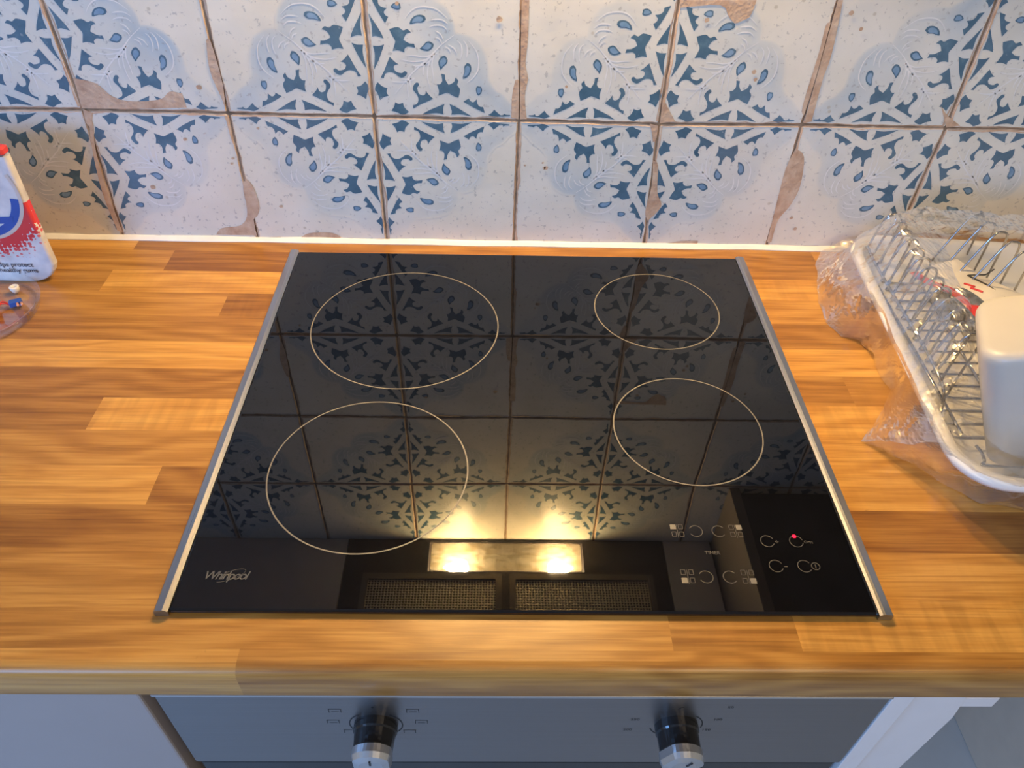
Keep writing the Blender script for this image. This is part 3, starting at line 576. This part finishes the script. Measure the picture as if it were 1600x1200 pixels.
for z, ins in ((.0003, .030), (.001, .024), (.0035, .016), (.0085, .0085), (.015, .0035), (.023, 0), (.10, 0), (.160, -.001)):
    L.append(sq(-.20, -ins, 0, .012, .004, z))
mb.rings(L, capa=True, capb=True); b = mb.build('pack_body', packmat(), pk, smooth=False)
mb = MB(); mb.rings([sq(-.201, .0006, -.0014, .0134, .004, z) for z in (.1628, .1680)] + [sq(-.19, -.002, .001, .011, .004, .1700)], capb=True); o = mb.build('red_top', m_red, pk); tag(o, 'red top edge')
def ringp(name, r0, r1, a0, a1, mat, y=-.0007):
    mb = MB(); vs = []; n = 40
    for k in range(n+1):
        a = math.radians(a0+(a1-a0)*k/n)
        for rr in (r0, r1): vs.append((-.062+rr*math.cos(a), y, .118+rr*math.sin(a)))
    mb.add(vs, [(2*k, 2*k+1, 2*k+3, 2*k+2) for k in range(n)]); return mb.build(name, mat, pk)
ringp('printed_ring', .0565, .0605, -140, 22, plain('beige_ring', (.62, .55, .50), .4)); ringp('printed_arc', .0475, .0565, -125, -8, m_bluei)
mb = MB(); mb.add([(-.110, -.0011, .0770), (-.0245, -.0011, .0800), (-.0205, -.0011, .0885), (-.110, -.0011, .0860)], [(0, 1, 2, 3)]); mb.build('printed_band', m_bluei, pk)
for body, z, x in (('helps protect', .0240, -.0475), ('healthy gums', .0160, -.0440)):
    o = text('printed_lettering', body, .0086, (x, -.0010, z), m_ink, rot=(math.pi/2, 0, 0), offset=.00008); o.parent = pk
o = text('band_lettering', 'CT', .0065, (-.0420, -.0015, .0835), plain('white_ink', (.8, .8, .8), .5), rot=(math.pi/2, .1, 0)); o.parent = pk

# clear dish with bits
def clearmat(name, tint=(1, 1, 1), k=.5, base=.06, rough=.05):
    t = NT(name); lw = t.n('ShaderNodeLayerWeight'); lw.inputs[0].default_value = .45
    f = t.math('MULTIPLY_ADD', t.math('POWER', lw.outputs['Facing'], 2.2), k, base); nz = t.noise(t.coord(), 60, 3); f = t.math('MULTIPLY', f, t.math('MULTIPLY_ADD', nz, .8, .6))
    tr = t.n('ShaderNodeBsdfTransparent'); tr.inputs[0].default_value = (*tint, 1); gl = t.n('ShaderNodeBsdfGlossy'); gl.inputs['Roughness'].default_value = rough; gl.inputs['Color'].default_value = (.9, .9, .9, 1)
    mx = t.n('ShaderNodeMixShader'); t.l(f, mx.inputs[0]); t.l(tr.outputs[0], mx.inputs[1]); t.l(gl.outputs[0], mx.inputs[2]); t.l(mx.outputs[0], t.o.inputs[0]); return t.mat
m_clear = clearmat('clear_plastic', k=.45, base=.015)
DX, DY, DR = -.607, -.168, .0715
mb = MB(); n = 72
def cr(r, z): return [(DX+r*math.cos(2*math.pi*k/n), DY+r*math.sin(2*math.pi*k/n), z) for k in range(n)]
mb.rings([cr(.0001, .0010), cr(DR-.007, .0010), cr(DR-.003, .003), cr(DR-.002, .011), cr(DR, .0115), cr(DR, .0125), cr(DR-.003, .0123), cr(DR-.0045, .0045), cr(DR-.008, .0022), cr(.0001, .0022)])
tag(mb.build('clear_dish', m_clear, smooth=True), 'shallow round clear plastic dish on worktop in front of the pack', 'dish')
mb = MB(); cx, cy = -.5795, -.1255; rr = lambda r, z: [(cx+r*math.cos(k/20*6.283), cy+r*math.sin(k/20*6.283), z) for k in range(20)]
mb.rings([rr(.0030, .0025), rr(.0048, .006), rr(.0054, .0098), rr(.0050, .0105), rr(.0024, .0105), rr(.0020, .0085), rr(.0001, .0085)], capa=True)
tag(mb.build('plastic_bead', plain('white_bead', (.8, .77, .7), .4), smooth=True), 'tiny white plastic cap lying in the clear dish', 'cap')
cn = empty('wire_connector', (-.567, -.151, .0025), 'small blue connector with copper tips and red wire in clear dish', 'connector', rz=.45)
boxobj('connector_body', (-.0065, -.004, 0), (.0065, .004, .0065), m_bluei, cn, bevel=.001)
for k in range(2):
    mb = MB(); mb.tube([(.002+.0042*k, -.004, .0045), (.0025+.0042*k, -.0085, .0035)], .0014, 10); tag(mb.build('contact_tip', plain('copper_pink', (.75, .35, .22), .3, .3), cn, smooth=True), 'copper coloured tip')
for k in range(2):
    mb = MB(); pts = catmull([(-.0065, -.001, .003), (-.014, .003+.004*k, .004), (-.022, -.001-.006*k, .0025), (-.018, -.010-.004*k, .002), (-.030, -.013, .002), (-.042, -.006+.01*k, .002)], 6, False); mb.tube(pts, .0009, 8); tag(mb.build('wire', plain('red_wire', (.65, .04, .02), .35), cn, smooth=True), 'red wire')

# ------------------------------------------------------------------ dish drainer tray, rack, caddy, bag
TH = math.radians(-4.5)
tray = empty('dish_drainer_tray', (.409, -.058, 0), 'white plastic drainer tray inside crumpled clear bag on the right', 'tray', rz=TH)
TL, TW = .398, .36
mb = MB()
def tr(ins, z, r=.045): return rrect(ins, -TL+ins, TW-ins, -ins, max(r-ins*.6, .006), z, 8)
mb.rings([tr(.056, .0015), tr(.052, .003), tr(.014, .040), tr(.010, .0500), tr(.002, .0515), tr(0, .056), tr(.001, .060), tr(.004, .0615), tr(.010, .061), tr(.0125, .058), tr(.018, .045), tr(.046, .016), tr(.058, .009)], capa=True, capb=True)
b = mb.build('tray_body', m_trayp, tray, smooth=True)
rack = empty('wire_rack', (.409, -.058, 0), 'chrome wire dish rack with looped plate dividers standing in the white tray', 'rack', rz=TH)
RT = Matrix.Rotation(-TH, 4, 'Z')
def tl(p): return RT @ (Vector(p)-Vector((.409, -.058, 0)))
mb = MB(); mb.tube([tl(p) for p in catmull([(.4325, -.082, .030), (.4285, -.084, .052), (.4275, -.092, .060), (.424, -.126, .060), (.419, -.271, .060), (.4175, -.315, .058), (.420, -.332, .048), (.424, -.336, .024)], 5, False)], .0017, 10)
mb.build('side_rail', m_chrome, rack, smooth=True)
mb = MB(); mb.tube([tl(p) for p in ((.445, -.08, .022), (.440, -.25, .022), (.436, -.36, .022))], .0016, 8); mb.build('side_rail', m_chrome, rack, smooth=True)
mb = MB(); mb.tube([tl(p) for p in catmull([(.4305, -.388, .036), (.4335, -.3955, .034), (.4335, -.4035, .031), (.430, -.4065, .030), (.440, -.408, .030), (.490, -.408, .030)], 4, False)], .0014, 8); mb.build('front_hook', m_chrome, rack, smooth=True)
mb = MB(); mb.tube([tl(p) for p in ((.50, -.08, .022), (.49, -.25, .022), (.48, -.43, .022))], .0016, 8); mb.build('base_rail', m_chrome, rack, smooth=True)
for k in range(16):
    y = -.0885-.0184*k; bx = .4285+(y+.0885)*.043
    pts = [(bx, y, .0595), (bx+.004, y, .082), (bx+.0075, y-.001, .0985), (bx+.012, y-.0015, .1045), (bx+.019, y-.002, .1050), (bx+.0245, y-.0015, .099), (bx+.026, y-.001, .086), (bx+.024, y, .052), (bx+.0235, y, .030), (bx+.030, y, .0215), (bx+.10, y, .0205), (bx+.17, y, .0205)]
    if k > 12: pts = [(bx+.002, y, .03), (bx+.012, y, .0215), (bx+.05, y, .0205), (bx+.17, y, .0205)]
    mb = MB(); mb.tube([tl(p) for p in catmull(pts, 4, False)], .0013, 8); mb.build('divider_wire', m_chrome, rack, smooth=True)
for k in range(5):
    y = -.085-.02*k; bx = .520+.004*k
    pts = [(bx-.014, y-.004, .022), (bx, y-.002, .060), (bx+.016, y, .098), (bx+.024, y, .104), (bx+.032, y-.001, .098), (bx+.034, y, .06), (bx+.034, y, .022)]
    mb = MB(); mb.tube([tl(p) for p in catmull(pts, 5, False)], .0013, 8); mb.build('divider_wire', m_chrome, rack, smooth=True)
# paper label in the rack
lab = empty('paper_sleeve', (.50, -.17, .03), 'white paper sleeve with a red stripe lying across the wire rack', 'label')
LP = [(.4730, -.1200), (.5290, -.1080), (.5900, -.200), (.5200, -.270)]
def lz(x, y): return .046+.012*math.sin((x-.47)*26)+.004*math.sin(y*60)
def labpatch(name, quad, mat, dz, nu=14, nv=14, thick=.0006):
    mb = MB(); top = []; bot = []
    for i in range(nu+1):
        for j in range(nv+1):
            u, v = i/nu, j/nv
            x = quad[0][0]*(1-u)*(1-v)+quad[1][0]*u*(1-v)+quad[2][0]*u*v+quad[3][0]*(1-u)*v
            y = quad[0][1]*(1-u)*(1-v)+quad[1][1]*u*(1-v)+quad[2][1]*u*v+quad[3][1]*(1-u)*v
            top.append((x-.50, y+.17, lz(x, y)-.03+dz)); bot.append((x-.50, y+.17, lz(x, y)-.03+dz-thick))
    m_ = nv+1; N = len(top)
    fs = [(i*m_+j, (i+1)*m_+j, (i+1)*m_+j+1, i*m_+j+1) for i in range(nu) for j in range(nv)]
    fs += [tuple(N+a for a in f[::-1]) for f in fs]
    mb.add(top+bot, fs); return mb.build(name, mat, lab, smooth=True)
labpatch('sleeve_sheet', LP, plain('sleeve_paper', (.74, .70, .64), .5, 0, .03), 0)
def lerp(a, b, t): return (a[0]+(b[0]-a[0])*t, a[1]+(b[1]-a[1])*t)
labpatch('red_stripe', [lerp(LP[0], LP[1], .0), lerp(LP[0], LP[1], .13), lerp(LP[3], LP[2], .16), lerp(LP[3], LP[2], -.02)], m_red, .0008)
def labline(name, pts, r, mat):
    mb = MB(); mb.tube([(x-.50, y+.17, lz(x, y)-.03+.0008) for x, y in pts], r, 6); return mb.build(name, mat, lab)
labline('black_line', [(.571, -.118), (.552, -.134), (.528, -.139), (.536, -.165), (.548, -.198)], .0009, m_mark)
labline('printed_squiggle', [(.513, -.160), (.519, -.170), (.514, -.172), (.522, -.182)], .0012, m_red)
labpatch('printed_photo', [(.497, -.168), (.507, -.170), (.520, -.205), (.503, -.200)], plain('grey_print', (.12, .14, .17), .5, 0, .5, 120), .0008)

# cutlery caddy
cad = empty('cutlery_caddy', (.378, -.40, .15), 'plain white rounded plastic caddy leaning in the drainer tray on the right', 'caddy')
_d = Vector((.37, .93, 0)).normalized(); _u = Vector((-.42, 0, .905)); _u = (_u-_d*_u.dot(_d)).normalized(); _x = _d.cross(_u)
cad.rotation_euler = Matrix((( _x.x, _d.x, _u.x), (_x.y, _d.y, _u.y), (_x.z, _d.z, _u.z))).to_euler()
mb = MB()
def cc(ins, z, r=.020): return rrect(ins, ins, .105-ins, .094-ins, max(r-ins, .003), z, 9)
mb.rings([cc(.003, -.122), cc(.001, -.06), cc(0, -.010), cc(.0006, -.0055), cc(.0022, -.0025), cc(.0050, -.0006), cc(.009, 0)], capa=True, capb=True)
mb.build('caddy_shell', plain('ivory_white_plastic', (.55, .515, .44), .35, 0, .02), cad, smooth=True)

# crumpled clear bag
def filmmat(name, haze):
    t = NT(name); lw = t.n('ShaderNodeLayerWeight'); lw.inputs[0].default_value = .5
    v = t.coord(); nz = t.noise(v, 40, 3)
    f = t.math('MULTIPLY_ADD', t.math('POWER', lw.outputs['Facing'], 1.6), 1.0, .12)
    tr = t.n('ShaderNodeBsdfTransparent'); tr.inputs[0].default_value = (.97, .965, .96, 1)
    gl = t.n('ShaderNodeBsdfGlossy'); gl.inputs['Roughness'].default_value = .09; gl.inputs['Color'].default_value = (1, 1, 1, 1)
    di = t.n('ShaderNodeBsdfTranslucent'); di.inputs[0].default_value = (.85, .85, .85, 1); df = t.n('ShaderNodeBsdfDiffuse'); df.inputs[0].default_value = (.85, .84, .83, 1)
    m0 = t.n('ShaderNodeMixShader'); m0.inputs[0].default_value = .5; t.l(di.outputs[0], m0.inputs[1]); t.l(df.outputs[0], m0.inputs[2])
    m1 = t.n('ShaderNodeMixShader'); t.l(t.math('MULTIPLY_ADD', nz, haze, haze*.25), m1.inputs[0]); t.l(tr.outputs[0], m1.inputs[1]); t.l(m0.outputs[0], m1.inputs[2])
    m2 = t.n('ShaderNodeMixShader'); t.l(f, m2.inputs[0]); t.l(m1.outputs[0], m2.inputs[1]); t.l(gl.outputs[0], m2.inputs[2]); t.l(m2.outputs[0], t.o.inputs[0]); return t.mat
def resample(P, n):
    P = [Vector(p) for p in P]; d = [0]
    for a, b in zip(P[:-1], P[1:]): d.append(d[-1]+(b-a).length)
    out = []
    for k in range(n+1):
        s_ = d[-1]*k/n; i = max(j for j in range(len(d)) if d[j] <= s_+1e-9); i = min(i, len(P)-2)
        t = (s_-d[i])/max(1e-9, d[i+1]-d[i]); out.append(P[i].lerp(P[i+1], min(1, t)))
    return out
OUT = [(.62, -.012, .03), (.52, -.010, .03), (.44, -.008, .02), (.412, -.012, .004), (.398, -.040, .001), (.389, -.076, .001), (.376, -.125, .001), (.374, -.161, .001), (.383, -.187, .001), (.400, -.190, .001), (.408, -.218, .001), (.402, -.256, .001), (.406, -.278, .001), (.380, -.315, .001), (.348, -.351, .001), (.386, -.377, .001), (.410, -.409, .001), (.432, -.428, .001), (.471, -.4345, .001), (.62, -.458, .001)]
c_, s__ = math.cos(TH), math.sin(TH)
def tw(x, y, z): return (.409+x*c_-y*s__, -.058+x*s__+y*c_, z)
RIM = [tw(.30, .0, .0635), tw(.12, .0, .0635), tw(.045, 0, .0635), tw(.013, -.012, .0635), tw(-.001, -.045, .0635), tw(-.001, -.16, .0635), tw(-.001, -.28, .0635), tw(-.001, -TL+.045, .0635), tw(.013, -TL+.013, .0635), tw(.045, -TL-.001, .0635), tw(.12, -TL-.001, .0635), tw(.30, -TL-.001, .0635)]
INN = [tw(.30, -.03, .100), tw(.16, -.03, .112), tw(.07, -.03, .118), tw(.035, -.035, .113), tw(.028, -.06, .112), tw(.028, -.16, .111), tw(.028, -.26, .110), tw(.03, -.30, .082), tw(.045, -.335, .060), tw(.07, -.36, .056), tw(.14, -.372, .054), tw(.30, -.372, .058)]
MID = [tw(.30, -.08, .118), tw(.16, -.08, .120), tw(.12, -.08, .118), tw(.085, -.08, .116), tw(.065, -.10, .114), tw(.058, -.16, .113), tw(.050, -.235, .110), tw(.036, -.285, .098), tw(.042, -.335, .066), tw(.07, -.350, .064), tw(.14, -.352, .062), tw(.30, -.352, .064)]
NS = 260; A = resample(OUT, NS); B = resample(RIM, NS); D = resample(INN, NS); E_ = resample(MID, NS)
def ridged(p, s_):
    d = noise.voronoi(Vector(p)*s_)[0]; return min(.5, d[1]-d[0])
mb = MB(); rows_ = []; NT1, NT2, NT3 = 22, 20, 10
for j in range(NT1+NT2+NT3+1):
    row = []
    for k in range(NS+1):
        if j <= NT1:
            t = j/NT1; p = A[k].lerp(B[k], t); bulge = math.sin(math.pi*min(1, t*1.02))
            p.z = A[k].z*(1-t)+B[k].z*t**1.6 + .018*bulge*(.5+noise.noise(Vector((k*.045, 2, 0))))
            amp = .010*bulge+.002
        elif j <= NT1+NT2: t = (j-NT1)/NT2; p = B[k].lerp(D[k], t); p.z = B[k].z+(D[k].z-B[k].z)*t; amp = .0035+.004*t
        else: t = (j-NT1-NT2)/NT3; p = D[k].lerp(E_[k], t); amp = .006
        q_ = Vector((p.x, p.y, p.z*.6))
        dsp = (ridged(q_, 34)-.25)*1.1+(ridged(q_+Vector((3, 1, 2)), 85)-.25)*.45+noise.noise(q_*22)*.5
        p = p+Vector((noise.noise(q_*40)*.003*(1 if 0 < j else .6), noise.noise(q_*40+Vector((5, 5, 5)))*.003, dsp*amp))
        p.z = max(p.z, .0006)
        p.y = min(p.y, -.006)
        row.append(p)
    rows_.append(row)
mb.rings(rows_, closed=False)
mb.m = [0 if k < NT1*NS else 1 for k in range(len(mb.f))]
bag = mb.build('clear_plastic_bag', [filmmat('clear_film', .26), filmmat('clear_film_taut', .07)], smooth=False); tag(bag, 'crumpled clear plastic bag wrapped around the white drainer tray', 'bag')
